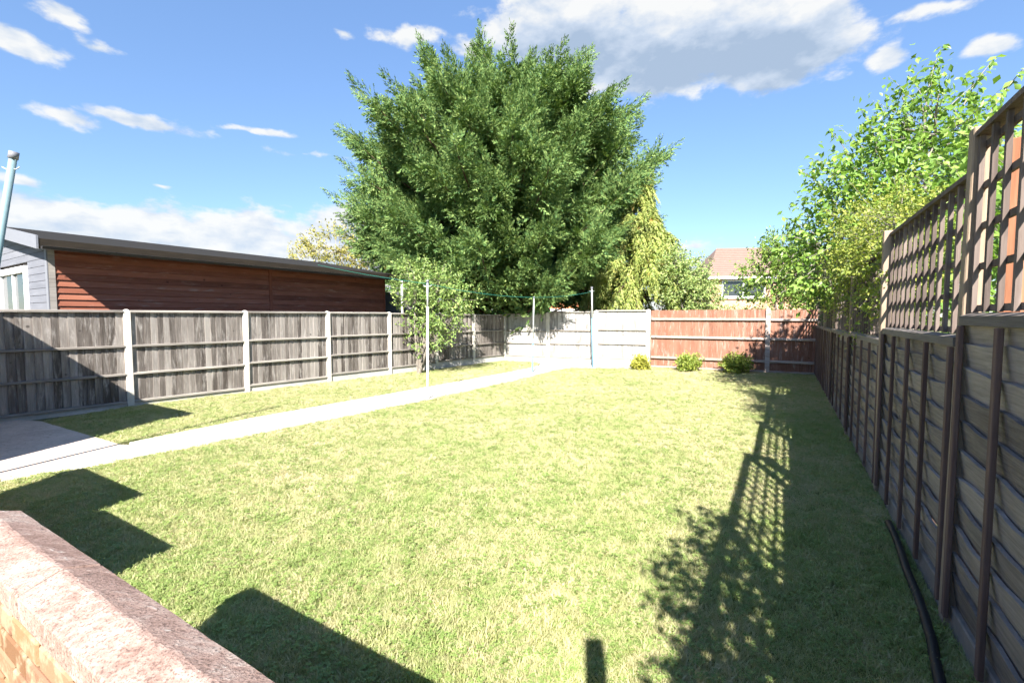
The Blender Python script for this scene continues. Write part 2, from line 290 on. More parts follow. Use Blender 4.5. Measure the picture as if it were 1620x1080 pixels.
class MB:
    def __init__(s): s.v = []; s.f = []
    def box(s, x0, x1, y0, y1, z0, z1, M=None):
        b = len(s.v); q = [(x0,y0,z0),(x1,y0,z0),(x1,y1,z0),(x0,y1,z0),(x0,y0,z1),(x1,y0,z1),(x1,y1,z1),(x0,y1,z1)]
        if M: q = [tuple(M @ Vector(p)) for p in q]
        s.v += q; s.f += [tuple(b+i for i in f) for f in BOXF]; return s
    def prism(s, prof, x0, x1):           # profile in (y, z), extruded along x
        b = len(s.v); n = len(prof)
        s.v += [(x0, y, z) for y, z in prof] + [(x1, y, z) for y, z in prof]
        s.f += [tuple(b+i for i in range(n-1, -1, -1)), tuple(b+n+i for i in range(n))]
        s.f += [(b+i, b+(i+1) % n, b+n+(i+1) % n, b+n+i) for i in range(n)]; return s
    def plate(s, poly, z0, z1):           # polygon (x, y), counter-clockwise
        b = len(s.v); n = len(poly)
        s.v += [(x, y, z0) for x, y in poly] + [(x, y, z1) for x, y in poly]
        s.f += [tuple(b+i for i in range(n-1, -1, -1)), tuple(b+n+i for i in range(n))]
        s.f += [(b+i, b+(i+1) % n, b+n+(i+1) % n, b+n+i) for i in range(n)]; return s
    def tube(s, pts, rad, n=6, cap=True):
        pts = [Vector(p) for p in pts]; b = len(s.v); K = len(pts)
        if not hasattr(rad, '__len__'): rad = [rad]*K
        up = Vector((0, 0, 1)); prev = None
        for i, p in enumerate(pts):
            d = (pts[min(i+1, K-1)] - pts[max(i-1, 0)])
            d = d.normalized() if d.length > 1e-9 else up
            if prev is None: a = d.cross(Vector((1, 0, 0)) if abs(d.x) < 0.8 else Vector((0, 1, 0))).normalized()
            else: a = (prev - d*prev.dot(d)).normalized()
            prev = a; c = d.cross(a)
            for k in range(n):
                th = 2*math.pi*k/n; s.v.append(tuple(p + (a*math.cos(th) + c*math.sin(th))*rad[i]))
        for i in range(K-1):
            for k in range(n):
                s.f.append((b+i*n+k, b+i*n+(k+1) % n, b+(i+1)*n+(k+1) % n, b+(i+1)*n+k))
        if cap: s.f.append(tuple(b+k for k in range(n-1, -1, -1))); s.f.append(tuple(b+(K-1)*n+k for k in range(n)))
        return s
    def mesh(s, name, m=None, bevel=0.0, smooth=False):
        me = mesh_from(name, s.v, s.f, m)
        if bevel:
            bm = bmesh.new(); bm.from_mesh(me); bmesh.ops.bevel(bm, geom=bm.edges[:], offset=bevel, segments=1, affect='EDGES', clamp_overlap=True); bm.to_mesh(me); bm.free()
        if smooth: me.polygons.foreach_set('use_smooth', [True]*len(me.polygons))
        return me
    def build(s, name, m, parent=None, bevel=0.0, smooth=False, **kw): return link(name, s.mesh(name, m, bevel, smooth), m, parent, **kw)
def tri_mesh(name, V, F, m):
    me = bpy.data.meshes.new(name); V = np.ascontiguousarray(V, np.float32); F = np.ascontiguousarray(F, np.int32)
    me.vertices.add(len(V)); me.vertices.foreach_set('co', V.ravel())
    me.loops.add(F.size); me.loops.foreach_set('vertex_index', F.ravel())
    me.polygons.add(len(F)); me.polygons.foreach_set('loop_start', np.arange(0, F.size, 3, dtype=np.int32))
    me.update(calc_edges=True); me.materials.append(MATS[m]); return me
def norm(a): return a/np.maximum(np.linalg.norm(a, axis=-1, keepdims=True), 1e-9)
def leaf_geo(P, D, N, L, Wd, fold=0.25, wide=0.45):
    """one folded two-triangle leaf for each row"""
    D = norm(D); S = norm(np.cross(D, N)); N2 = np.cross(S, D); L = L[:, None]; Wd = Wd[:, None]
    m = P + D*L*wide
    V = np.stack([P, m + S*Wd/2 + N2*Wd*fold, P + D*L, m - S*Wd/2 + N2*Wd*fold], 1).reshape(-1, 3)
    b = (np.arange(len(P))*4)[:, None]
    F = np.concatenate([b + np.array([[0, 2, 1]]), b + np.array([[0, 3, 2]])], 0)
    return V, F
def rand_unit(n): return norm(rng.normal(size=(n, 3)))

# ------------------------------------------------------------------ ground, lawn, path
UF = np.array([0.617, 0.787])                      # the way the left fence and the path run
o = MB().plate([(-700, -700), (700, -700), (700, 900), (-700, 900)], -0.3, -0.02).build('ground', 'earth'); tag(o, kind='structure')
PR = [(-6.9, 2.1), (-5.05, 4.41), (-4.50, 4.98), (-3.57, 6.18), (-1.71, 8.74), (0.33, 11.9), (1.25, 13.7), (1.85, 14.35), (2.9, 14.35), (4.15, 13.95)]     # lawn edge of the path
PLft = [(-5.0, 5.72), (-4.18, 7.2), (-1.92, 10.45), (-0.18, 13.05), (0.55, 14.25), (0.95, 15.3), (0.85, 16.15)]
lawn = [(-5.6, -6), (-1.0, -3.3), (8.56, 12.80), (7.4, 13.1), (4.36, 14.55)] + PR[::-1] + [(-9.0, -0.5)]
strip = [(-7.30, 7.0)] + PLft + [(-0.25, 16.70), (-6.93, 8.2)]
def flat(name, poly, z, m):
    me = bpy.data.meshes.new(name); bm = bmesh.new(); f = bm.faces.new([bm.verts.new((x, y, z)) for x, y in poly]); bmesh.ops.triangulate(bm, faces=[f]); bmesh.ops.recalc_face_normals(bm, faces=bm.faces[:])
    if sum(f.normal.z for f in bm.faces) < 0: bmesh.ops.reverse_faces(bm, faces=bm.faces[:])
    bm.to_mesh(me); bm.free(); return link(name, me, m)
lawn_o = tag(flat('lawn', lawn, 0.0, 'turf'), kind='structure'); strip_o = tag(flat('lawn_strip', strip, 0.0, 'turf'), kind='structure')
# path: main slab, an edging strip along its lawn side, patio at the fence corner, paving by the house
def inset(poly, d):
    r = []
    for i, p in enumerate(poly):
        a = np.array(poly[max(i-1, 0)]); b = np.array(poly[min(i+1, len(poly)-1)]); t = (b-a)/np.linalg.norm(b-a); r.append((p[0]-t[1]*d, p[1]+t[0]*d))
    return r
e_in = inset(PR[1:7], 0.13); e_in2 = inset(PR[1:7], 0.145)
tag(MB().plate(PR[1:7] + e_in[::-1], -0.05, 0.018).build('path_edging', 'path_concrete', bevel=0.006), kind='structure')
joint = (-4.55, 6.02)
tag(MB().plate([(-4.12, 5.66)] + e_in2[2:] + [PLft[4]] + PLft[3::-1][:-1] + [(-4.95, 5.80)], -0.05, 0.024).build('path', 'path_concrete', bevel=0.006), kind='structure')
tag(MB().plate([PR[6], PR[7], PR[8], PR[9], (4.34, 14.5), (0.95, 16.12), PLft[5], (0.565, 14.262), (1.10, 13.78)], -0.05, 0.020).build('patio', 'patio_concrete', bevel=0.006), kind='structure')
tag(MB().plate([(-4.975, 5.715), (-7.32, 7.0), (-7.75, 7.1), (-12, 2.0), (-9, -0.5), PR[0], PR[1]] + [e_in2[0], e_in2[1], (-4.14, 5.645)], -0.05, 0.022).build('paving', 'paving', bevel=0.006), kind='structure')

# grass: tufts set over the lawn (nobody could count it)
TUFT = bpy.data.collections.new('grass_tufts')
def tuft(i, nb, hmin, hmax, spread, lean, wd):
    V, F = [], []
    for k in range(nb):
        a = random.uniform(0, 6.283); r = spread*math.sqrt(random.random()); x, y = r*math.cos(a), r*math.sin(a)
        h = random.uniform(hmin, hmax); la = random.uniform(0, 6.283); le = random.uniform(0.15, lean)*h; tw = random.uniform(0, 6.283)
        sx, sy = math.cos(tw)*wd/2, math.sin(tw)*wd/2; lx, ly = math.cos(la)*le, math.sin(la)*le; b = len(V)
        V += [(x-sx, y-sy, 0), (x+sx, y+sy, 0), (x-sx*.8+lx*.35, y-sy*.8+ly*.35, h*.6), (x+sx*.8+lx*.35, y+sy*.8+ly*.35, h*.6), (x+lx, y+ly, h)]
        F += [(b, b+1, b+3, b+2), (b+2, b+3, b+4)]
    me = mesh_from('tuft', V, F, 'grass_blade'); o = bpy.data.objects.new('tuft', me); TUFT.objects.link(o)
for i in range(6): tuft(i, 18, 0.012, 0.032, 0.045, 1.4, 0.0036)
tuft(6, 10, 0.025, 0.05, 0.03, 1.3, 0.0036)
def clover():
    V, F = [], []
    for k in range(13):
        a = random.uniform(0, 6.283); r = 0.05*math.sqrt(random.random()); x, y, z = r*math.cos(a), r*math.sin(a), random.uniform(0.010, 0.026); ph = random.uniform(0, 6.283)
        for j in range(3):
            t = ph+j*2.094; c, s_ = math.cos(t), math.sin(t); L = random.uniform(0.007, 0.011); dz = random.uniform(-.002, .003); b = len(V)
            V += [(x, y, z), (x+c*L*.6-s_*L*.45, y+s_*L*.6+c*L*.45, z+dz+.001), (x+c*L, y+s_*L, z+dz), (x+c*L*.6+s_*L*.45, y+s_*L*.6-c*L*.45, z+dz+.001)]; F.append((b, b+3, b+2, b+1))
    TUFT.objects.link(bpy.data.objects.new('tuft', mesh_from('tuft', V, F, 'clover_leaf')))
clover()
def grass_nodes(name, d_near, d_far):
    g = bpy.data.node_groups.new(name, 'GeometryNodeTree')
    g.interface.new_socket('Geometry', in_out='INPUT', socket_type='NodeSocketGeometry'); g.interface.new_socket('Geometry', in_out='OUTPUT', socket_type='NodeSocketGeometry')
    N = g.nodes; L = g.links; gi = N.new('NodeGroupInput'); go = N.new('NodeGroupOutput')
    ds = N.new('GeometryNodeDistributePointsOnFaces'); L.new(gi.outputs[0], ds.inputs['Mesh'])
    ps = N.new('GeometryNodeInputPosition'); sx = N.new('ShaderNodeSeparateXYZ'); L.new(ps.outputs[0], sx.inputs[0])
    mr = N.new('ShaderNodeMapRange'); L.new(sx.outputs[1], mr.inputs[0]); mr.inputs[1].default_value = 2.5; mr.inputs[2].default_value = 9.0; mr.inputs[3].default_value = d_near; mr.inputs[4].default_value = d_far
    L.new(mr.outputs[0], ds.inputs['Density'])
    ci = N.new('GeometryNodeCollectionInfo'); ci.inputs[0].default_value = TUFT; ci.inputs['Separate Children'].default_value = True; ci.inputs['Reset Children'].default_value = True
    ip = N.new('GeometryNodeInstanceOnPoints'); L.new(ds.outputs['Points'], ip.inputs['Points']); L.new(ci.outputs[0], ip.inputs['Instance']); ip.inputs['Pick Instance'].default_value = True
    rr = N.new('FunctionNodeRandomValue'); rr.data_type = 'FLOAT_VECTOR'; rr.inputs[0].default_value = (-0.25, -0.25, 0); rr.inputs[1].default_value = (0.25, 0.25, 6.283)
    L.new(rr.outputs[0], ip.inputs['Rotation'])
    rs = N.new('FunctionNodeRandomValue'); rs.data_type = 'FLOAT'; rs.inputs[2].default_value = 0.65; rs.inputs[3].default_value = 1.35
    nz = N.new('ShaderNodeTexNoise'); nz.inputs['Scale'].default_value = 1.7; L.new(ps.outputs[0], nz.inputs['Vector'])
    mm = N.new('ShaderNodeMath'); mm.operation = 'MULTIPLY_ADD'; L.new(nz.outputs[0], mm.inputs[0]); mm.inputs[1].default_value = 1.2; mm.inputs[2].default_value = 0.4
    m2 = N.new('ShaderNodeMath'); m2.operation = 'MULTIPLY'; L.new(mm.outputs[0], m2.inputs[0]); L.new(rs.outputs[1], m2.inputs[1])
    L.new(m2.outputs[0], ip.inputs['Scale']); L.new(ip.outputs[0], go.inputs[0]); return g
def inframe(poly): return poly
gl = [(-5.05, 4.36), (-4.4, 3.2), (-1.9, 1.9), (0.2, 1.35), (1.62, 1.15)] + [(8.56, 12.80), (7.4, 13.1), (4.36, 14.55)] + inset(PR[1:], 0.035)[::-1]
G1 = flat('grass', gl, 0.002, 'grass_blade'); G1.modifiers.new('grass', 'NODES').node_group = grass_nodes('grass_main', 3000, 1100); tag(G1, 'short patchy green and straw grass of the main lawn', 'grass', kind='stuff')
G2 = flat('grass', strip, 0.002, 'grass_blade'); G2.modifiers.new('grass', 'NODES').node_group = grass_nodes('grass_strip', 2000, 1300); tag(G2, 'strip of mown grass between the path and the grey fence', 'grass', kind='stuff')

# ------------------------------------------------------------------ feather-edge fences
def wedge_mesh(name, m, wdt):
    # a feather-edge board one metre tall: thin left edge, thick right edge
    mb = MB(); b = 0
    prof = [(-wdt/2, -0.019), (wdt/2, -0.004), (wdt/2, 0.002), (-wdt/2, 0.0)]
    V = [(x, y, 0) for x, y in prof] + [(x, y, 1) for x, y in prof]
    return mesh_from(name, V, [(3, 2, 1, 0), (4, 5, 6, 7), (0, 1, 5, 4), (1, 2, 6, 5), (2, 3, 7, 6), (3, 0, 4, 7)], m)
def pyramid_post(w2, h, m, name):
    mb = MB(); V = []
    for z in (-0.15, h-0.035): V += [(-w2, -w2, z), (w2, -w2, z), (w2, w2, z), (-w2, w2, z)]
    V += [(-w2*.35, -w2*.35, h), (w2*.35, -w2*.35, h), (w2*.35, w2*.35, h), (-w2*.35, w2*.35, h)]
    F = [(0, 3, 2, 1), (0, 1, 5, 4), (1, 2, 6, 5), (2, 3, 7, 6), (3, 0, 4, 7), (4, 5, 9, 8), (5, 6, 10, 9), (6, 7, 11, 10), (7, 4, 8, 11), (8, 9, 10, 11)]
    return mesh_from(name, V, F, m)
def closeboard(name, label, cat, org, ang, S, tops, boardm, railm, postm, rails, gravel=0.1, bw=0.1, cap=True, railh=0.05, raild=0.045, post_w=0.05, group=None, first_post=True, last_post=True):
    root = empty(name, (org[0], org[1], 0), ang); tag(root, label, cat, group)
    wm = [wedge_mesh('board', boardm, bw*k) for k in (1.08, 1.14, 1.2)]
    for i, s in enumerate(S):
        if (i == 0 and not first_post) or (i == len(S)-1 and not last_post): continue
        hgt = (tops[min(i, len(tops)-1)] + tops[max(i-1, 0)])/2 + 0.04
        link('post', pyramid_post(post_w, hgt, postm, 'post'), postm, root, (s, 0, 0), (random.uniform(-.006, .006), random.uniform(-.006, .006), 0))
    for i in range(len(S)-1):
        a, b = S[i]+post_w+0.003, S[i+1]-post_w-0.003; top = tops[i]; gb = gravel[i] if hasattr(gravel, '__len__') else gravel
        MB().box(a, b, -0.022, 0.022, -0.1, gb).build('gravel_board', 'gravel_board', root, bevel=0.006)
        p = MB().prism([(-0.05, gb+0.002), (0.004, gb+0.002), (0.004, gb+0.045), (-0.05, gb+0.035)], a, b).build('panel', railm, root)
        tilt = random.uniform(-0.004, 0.004)
        for zr in rails:
            z = gb + (top-gb)*zr
            MB().prism([(-raild-0.016, z-railh*.25), (-0.010, z-railh/2), (-0.010, z+railh/2), (-raild-0.016, z+railh*.35)], a, b).build('rail', railm, p, rot=(0, tilt, 0) if False else (0, 0, 0))
        if cap: MB().prism([(-0.062, top-0.018), (0.03, top-0.018), (0.03, top+0.012), (-0.015, top+0.022), (-0.062, top+0.010)], a, b).build('cap_rail', railm, p)
        n = max(3, int(round((b-a)/bw))); stp = (b-a)/n
        for k in range(n):
            h = top-0.02-gb-0.045 if cap else top-gb-0.045 + random.uniform(-.012, .004)
            link('board', random.choice(wm), boardm, p, (a+(k+0.5)*stp, 0.002+random.uniform(-.0015, .0015), gb+0.046), (0, random.uniform(-.004, .004), random.uniform(-.025, .025)), (1, 1, h))
    return root
P0 = (-6.97, 8.24); A_L = math.atan2(8.55, 6.71)
closeboard('panel_fence', 'long weathered grey board fence with concrete posts in front of the brown shed', 'fence', P0, A_L,
           [-3.95, -1.95, 0, 1.974, 3.88, 5.71, 7.46, 9.16, 10.86], [1.735]*4+[1.735, 1.72, 1.70, 1.69], 'grey_board', 'grey_rail', 'post_concrete', (0.315, 0.62), [0.04, 0.07, 0.08, 0.13, 0.18, 0.19, 0.22, 0.22], last_post=False)
BK = closeboard('panel_fence', 'sunlit pale board fence across the back of the garden', 'fence', (-0.26, 16.79), math.atan2(-2.17, 4.65),
           [0, 1.71, 3.42, 5.13], [1.73, 1.79, 1.83], 'pale_board', 'pale_rail', 'post_concrete', (0.31, 0.60), [0.2, 0.2, 0.24], post_w=0.065)
# wide end post between the pale and the brown fence
BRA = math.atan2(13.15-14.62, 7.4-4.39)
BR = closeboard('brown_fence', 'worn red-brown stained board fence with three pale rails', 'fence', (4.39, 14.62), BRA,
           [0.03, 3.35, 4.62], [1.84, 1.83], 'stained_board', 'stained_rail', 'stained_rail', (0.17, 0.53, 0.84), 0.03, bw=0.1, cap=False, railh=0.085, raild=0.06, post_w=0.06, first_post=False)

# ------------------------------------------------------------------ right fence: lap panels with trellis
RF = empty('lap_panel_fence', (8.62, 12.86, 0), math.atan2(-0.859, -0.512)); tag(RF, 'dark waney lap panel fence topped with square trellis along the right', 'fence')
def sR(x, y): return (8.62-x)*0.512 + (12.86-y)*0.859
RS = [0.05, 1.68, sR(7.0, 10.01), sR(6.06, 8.42), sR(4.70, 6.21), sR(3.42, 4.18), sR(2.34, 2.37), sR(1.26, 0.57), sR(0.19, -1.24), sR(-0.9, -3.05)]
RTOP = [1.40, 1.40, 1.40, 1.41, 1.43, 1.54, 1.655, 1.74, 1.80]; RTR = [2.18, 2.18, 2.2, 2.22, 2.28, 2.39, 2.565, 2.62, 2.66]
def waney(i):
    r = random.Random(100+i); n = 26; V = []; F = []; ph = [r.uniform(0, 6.28) for _ in range(4)]
    for k in range(n+1):
        x = k/n; wv = 0.007*math.sin(x*7+ph[0]) + 0.005*math.sin(x*17+ph[1]) + 0.003*math.sin(x*37+ph[2]) - 0.012*math.sin(math.pi*((x*4) % 1))*0.5
        V += [(x, 0.002, 0.0), (x, 0.012, 0.0), (x, -0.012+wv*.3, 0.182+wv), (x, -0.029+wv*.3, 0.180+wv)]
    for k in range(n):
        b = 4*k
        for j in range(4): F.append((b+j, b+4+j, b+4+(j+1) % 4, b+(j+1) % 4))
    F += [(0, 1, 2, 3), (4*n+3, 4*n+2, 4*n+1, 4*n)]
    me = mesh_from('board', V, F, 'dark_lap'); bm = bmesh.new(); bm.from_mesh(me); bmesh.ops.recalc_face_normals(bm, faces=bm.faces[:]); bm.to_mesh(me); bm.free(); return me
WN = [waney(i) for i in range(6)]
slat_v = MB().box(-0.014, 0.014, -0.010, 0.010, 0, 1).mesh('slat', 'trellis_timber')
slat_h = MB().box(0, 1, 0.011, 0.027, -0.016, 0.016).mesh('slat', 'trellis_timber')
for i, s in enumerate(RS):
    top = max(RTR[min(i, len(RTR)-1)], RTR[max(i-1, 0)]) + 0.03
    q = MB(); q.box(-0.0375, 0.0375, -0.0475, 0.0275, -0.2, top); q.build('post', 'post_timber', RF, bevel=0.005, loc=(s, 0, 0), rot=(random.uniform(-.008, .008), random.uniform(-.008, .008), 0))
for i in range(len(RS)-1):
    a, b = RS[i]+0.042, RS[i+1]-0.042; top = RTOP[i]; tr = RTR[i]; Lp = b-a
    MB().box(a, b, -0.020, 0.024, -0.1, 0.125+0.02*(i % 2)).build('gravel_board', 'dark_gravel', RF, bevel=0.006)
    z0 = 0.10+0.02*(i % 2)
    p = MB().prism([(-0.032, top-0.052), (-0.0, top-0.052), (0.03, top-0.052), (0.036, top), (0.0, top+0.012), (-0.044, top-0.004), (-0.044, top-0.05)], a, b).build('panel', 'dark_cap', RF)
    nb = int(round((top-0.05-z0)/0.137)); st = (top-0.05-z0)/nb
    for k in range(nb):
        fl = random.random() < 0.5
        link('board', random.choice(WN), 'dark_lap', p, ((a if not fl else b), 0.004 if not fl else 0.004, z0+k*st+(random.uniform(-.008, .008) if k else 0.012)), (0, 0, 0), ((Lp if not fl else -Lp), 1, min(1.0, (st+0.03)/0.172) if k == nb-1 else 1.0))
    nbat = 5
    for k in range(nbat):
        x = a+0.025 + (Lp-0.05)*k/(nbat-1)
        MB().box(-0.02, 0.02, -0.056, -0.034, z0-0.03, top-0.054).build('batten', 'dark_batten', p, bevel=0.003, loc=(x, 0, 0), rot=(0, random.uniform(-.004, .004), 0))
        MB().box(-0.02, 0.02, 0.020, 0.042, z0-0.02, top-0.056).build('batten', 'dark_batten', p, loc=(x, 0, 0))
    # trellis
    t = MB().box(a, b, -0.022, 0.045, tr-0.022, tr+0.004).build('trellis', 'trellis_timber', RF)
    n = int(round(Lp/0.168)); zb = top+0.014
    for k in range(n+1):
        x = a+0.02+(Lp-0.04)*k/n
        link('slat', slat_v, None, t, (x, 0, zb), (0, random.uniform(-.006, .006), random.uniform(-.05, .05)), (1, 1, tr-0.024-zb))
    nh = 5
    for k in range(nh):
        z = zb+0.03+(tr-zb-0.10)*k/(nh-1) if k else zb+0.02
        link('slat', slat_h, None, t, (a, 0, z), (0, random.uniform(-.003, .003), 0), (Lp, 1, 1))
# a reddish neighbour's post seen through the near trellis
tag(MB().box(-0.04, 0.04, -0.04, 0.04, 0, 2.52).build('timber_post', 'red_post', bevel=0.004, loc=(2.50, 2.28, 0), rot=(0, 0, 0.5)), 'orange-brown timber post behind the near trellis', 'post')

# ------------------------------------------------------------------ brick garden wall with saddleback coping
WD = (0.863, -0.505)
def garden_wall(org, length, courses, stones, label, name='brick_wall', group=None):
    r = empty(name, (org[0], org[1], 0), math.atan2(WD[1], WD[0])); tag(r, label, 'wall')
    zt = courses*0.075
    MB().box(0.012, length-0.012, -0.039, 0.039, -0.1, zt).build('mortar_core', 'mortar', r)
    full = MB().box(0, 0.215, -0.051, 0.051, 0, 0.065).mesh('brick', 'brick', 0.005); half = MB().box(0, 0.1025, -0.051, 0.051, 0, 0.065).mesh('brick', 'brick', 0.005)
    for c in range(courses):
        x = 0.0
        if c % 2: link('brick', half, None, r, (0, 0, c*0.075+0.005)); x = 0.1125
        while x + 0.215 < length:
            link('brick', full, None, r, (x, random.uniform(-.002, .002), c*0.075+0.005), (0, 0, random.uniform(-.006, .006))); x += 0.225
    x = -0.02
    for L in stones:
        n = max(6, int(L/0.05)); V = []; F = []
        prof = [(-0.0825, zt+0.004), (0.0825, zt+0.004), (0.0825, zt+0.068), (0.006, zt+0.096), (-0.006, zt+0.096), (-0.0825, zt+0.068)]
        rr = random.Random(int(L*1000))
        for k in range(n+1):
            for (y, z) in prof:
                j = 0.0008; V.append((x+0.004+(L-0.008)*k/n, y+rr.uniform(-j, j), z+rr.uniform(-j, j)))
        m6 = len(prof)
        for k in range(n):
            for j in range(m6): F.append((k*m6+j, k*m6+(j+1) % m6, (k+1)*m6+(j+1) % m6, (k+1)*m6+j))
        F += [tuple(range(m6-1, -1, -1)), tuple(n*m6+j for j in range(m6))]
        me = mesh_from('coping_stone', V, F, 'coping'); bm = bmesh.new(); bm.from_mesh(me); bmesh.ops.recalc_face_normals(bm, faces=bm.faces[:])
        ed = [e for e in bm.edges if len(e.link_faces) == 2 and e.calc_face_angle() > 0.35]; bmesh.ops.bevel(bm, geom=ed, offset=0.004, segments=1, affect='EDGES'); bm.to_mesh(me); bm.free()
        link('coping_stone', me, None, r); x += L
    return r
# end corner of the coping is at (-1.73, 1.57); the wall centre line lies half a coping back
ox, oy = -1.73+0.02*WD[0]-0.0825*0.505, 1.57+0.02*WD[1]-0.0825*0.863
garden_wall((ox, oy), 2.75, 12, [0.70, 0.93, 0.93, 0.24], 'low yellow brick wall with pink saddleback coping in the near left corner')
garden_wall((ox-0.98*0.863-1.15*0.863, oy+0.98*0.505+1.15*0.505), 1.15, 12, [0.62, 0.57], 'short brick wall beyond the gap, out on the left')
garden_wall((ox-0.98*0.863-2.6*0.863, oy+0.98*0.505+2.6*0.505), 1.43, 16, [0.72, 0.75], 'taller brick wall at the outer left')
# flat-roofed extension at the left (out of view; its shade falls on the fence and the strip of grass)
EX = empty('brick_extension', (-5.76, 4.59, 0), math.atan2(0.505, -0.863)); tag(EX, 'flat-roofed brick extension left of the paving', 'building')
MB().box(0.06, 3.6, 0.06, 4.5, -0.1, 2.42).build('wall', 'far_brick', EX)
MB().box(0, 3.66, 0, 4.56, 2.425, 2.6).build('roof', 'white_paint', EX)
# timber post behind the viewpoint (its shadow lies on the near lawn)
tag(MB().box(-0.045, 0.045, -0.045, 0.045, 0, 2.5).build('timber_post', 'post_timber', bevel=0.004, loc=(0.005, -0.69, 0)), 'square timber post standing behind the viewpoint', 'post')

# ------------------------------------------------------------------ shed on the left
SH = empty('timber_shed', (-8.30, 8.20, 0), math.atan2(0.848, 0.53)); tag(SH, 'long red-brown timber shed with grey painted gable end behind the fence', 'shed')
# local x along the lawn-side wall, local -y faces the lawn, gable end at x = 0 runs towards +y
SL, EH, GW, RISE = 7.86, 2.97, 7.0, 0.165
MB().box(0.03, SL-0.03, 0.03, GW-0.03, -0.1, EH-0.02).build('wall_core', 'dark_timber', SH)
bd = MB().prism([(-0.016, 0.0), (0.02, 0.0), (0.02, 0.118), (0.008, 0.118), (0.004, 0.112)], 0, 1).mesh('cladding_board', 'shed_board')
for sx0, sx1 in ((0.09, 4.02), (4.10, SL-0.06)):
    for k in range(25):
        z = 0.05+k*0.119
        link('cladding_board', bd, None, SH, (sx0, 0.0+random.uniform(-.002, .002), z), (0, random.uniform(-.0006, .0006), 0), (sx1-sx0, 1, 1))
for x0, x1 in ((4.02, 4.10), (SL-0.06, SL)): MB().box(x0+.002, x1-.002, -0.02, 0.02, 0, EH-0.03).build('corner_trim', 'shed_trim', SH)
MB().box(0.0, 0.088, -0.022, 0.02, 0, EH-0.03).build('corner_trim', 'grey_rail', SH)
MB().box(-0.022, -0.001, -0.022, 0.08, 0, EH-0.03).build('corner_trim', 'grey_paint', SH, bevel=0.003)
# gable boards, with the window hole left free
gbm = MB().box(-0.018, 0.003, 0, 1, 0.004, 0.128).mesh('cladding_board', 'grey_paint_board')
wy0, wy1, wz0, wz1 = 1.18, 3.3, 1.55, 2.62
for k in range(33):
    z = 0.05+k*0.132; zt = z+0.13
    ymin = 0.082 if zt < EH else max(0.082, (zt-EH)/RISE + 0.0); ymax = GW/2
    if ymin >= ymax: continue
    segs = [(ymin, ymax)] if (zt < wz0 or z > wz1) else [(ymin, wy0), (wy1, ymax)]
    for y0, y1 in segs: link('cladding_board', gbm, None, SH, (0, y0, z), (0, 0, 0), (1, y1-y0, 1))
MB().box(0.004, 0.028, 0.03, GW/2, EH-0.02, EH+0.06).build('gable_backing', 'dark_timber', SH)
wn = MB()
for y0, y1, z0, z1 in ((wy0, wy0+0.13, wz0, wz1), (wy1-0.13, wy1, wz0, wz1), (wy0+0.13, wy1-0.13, wz1-0.12, wz1), (wy0+0.13, wy1-0.13, wz0, wz0+0.1)): wn.box(-0.06, 0.04, y0, y1, z0, z1)
wo_ = wn.build('window', 'white_paint', SH)
MB().box(-0.035, 0.02, (wy0+wy1)/2-0.03, (wy0+wy1)/2+0.03, wz0+0.1, wz1-0.12).build('mullion', 'white_paint', wo_)
MB().box(0.0, 0.012, wy0+0.13, wy1-0.13, wz0+0.1, wz1-0.12).build('pane', 'pane_glass', wo_)
# roof: two slopes, deep eave over the lawn-side wall, fascia and gutter
rv = []
OV, EE = 0.52, 0.22
for x in (-EE, SL+0.15):
    for (y, z) in ((-OV, EH-OV*RISE+0.0), (GW/2, EH+GW/2*RISE), (GW+OV, EH-OV*RISE)): rv += [(x, y, z+0.03), (x, y, z+0.075)]
rf = [(0, 2, 8, 6), (2, 4, 10, 8), (1, 7, 9, 3), (3, 9, 11, 5), (0, 6, 7, 1), (4, 5, 11, 10), (0, 1, 3, 2), (2, 3, 5, 4), (6, 8, 9, 7), (8, 10, 11, 9)]
me = mesh_from('roof', rv, rf, 'felt'); bm = bmesh.new(); bm.from_mesh(me); bmesh.ops.recalc_face_normals(bm, faces=bm.faces[:]); bm.to_mesh(me); bm.free()
roof = link('roof', me, None, SH)
MB().box(-EE, SL+0.15, -OV-0.022, -OV-0.001, EH-OV*RISE-0.05, EH-OV*RISE+0.070).build('fascia', 'roof_edge', roof)
MB().prism([(-0.06, 0.0), (-0.03, -0.045), (0.02, -0.055), (0.05, -0.03), (0.06, 0.0), (0.045, 0.004), (0.0, -0.03), (-0.045, 0.004)], -EE+0.02, SL+0.13).build('gutter', 'gutter_black', roof, loc=(0, -OV-0.09, EH-OV*RISE-0.06))
MB().box(-EE+0.02, SL+0.1, -OV, -0.03, EH-OV*RISE-0.045, EH-OV*RISE-0.02).build('soffit', 'roof_edge', roof)
# verge board on the gable
for sgn in (0,):
    V = []
    for x in (-EE-0.03, -EE-0.002):
        for (y, z) in ((-OV-0.03, EH-(OV+.03)*RISE), (GW/2, EH+GW/2*RISE)): V += [(x, y, z-0.10), (x, y, z+0.125)]
    me = mesh_from('verge_board', V, [(0, 1, 3, 2), (4, 6, 7, 5), (0, 4, 5, 1), (2, 3, 7, 6), (1, 5, 7, 3), (0, 2, 6, 4)], 'grey_paint'); link('verge_board', me, None, roof)
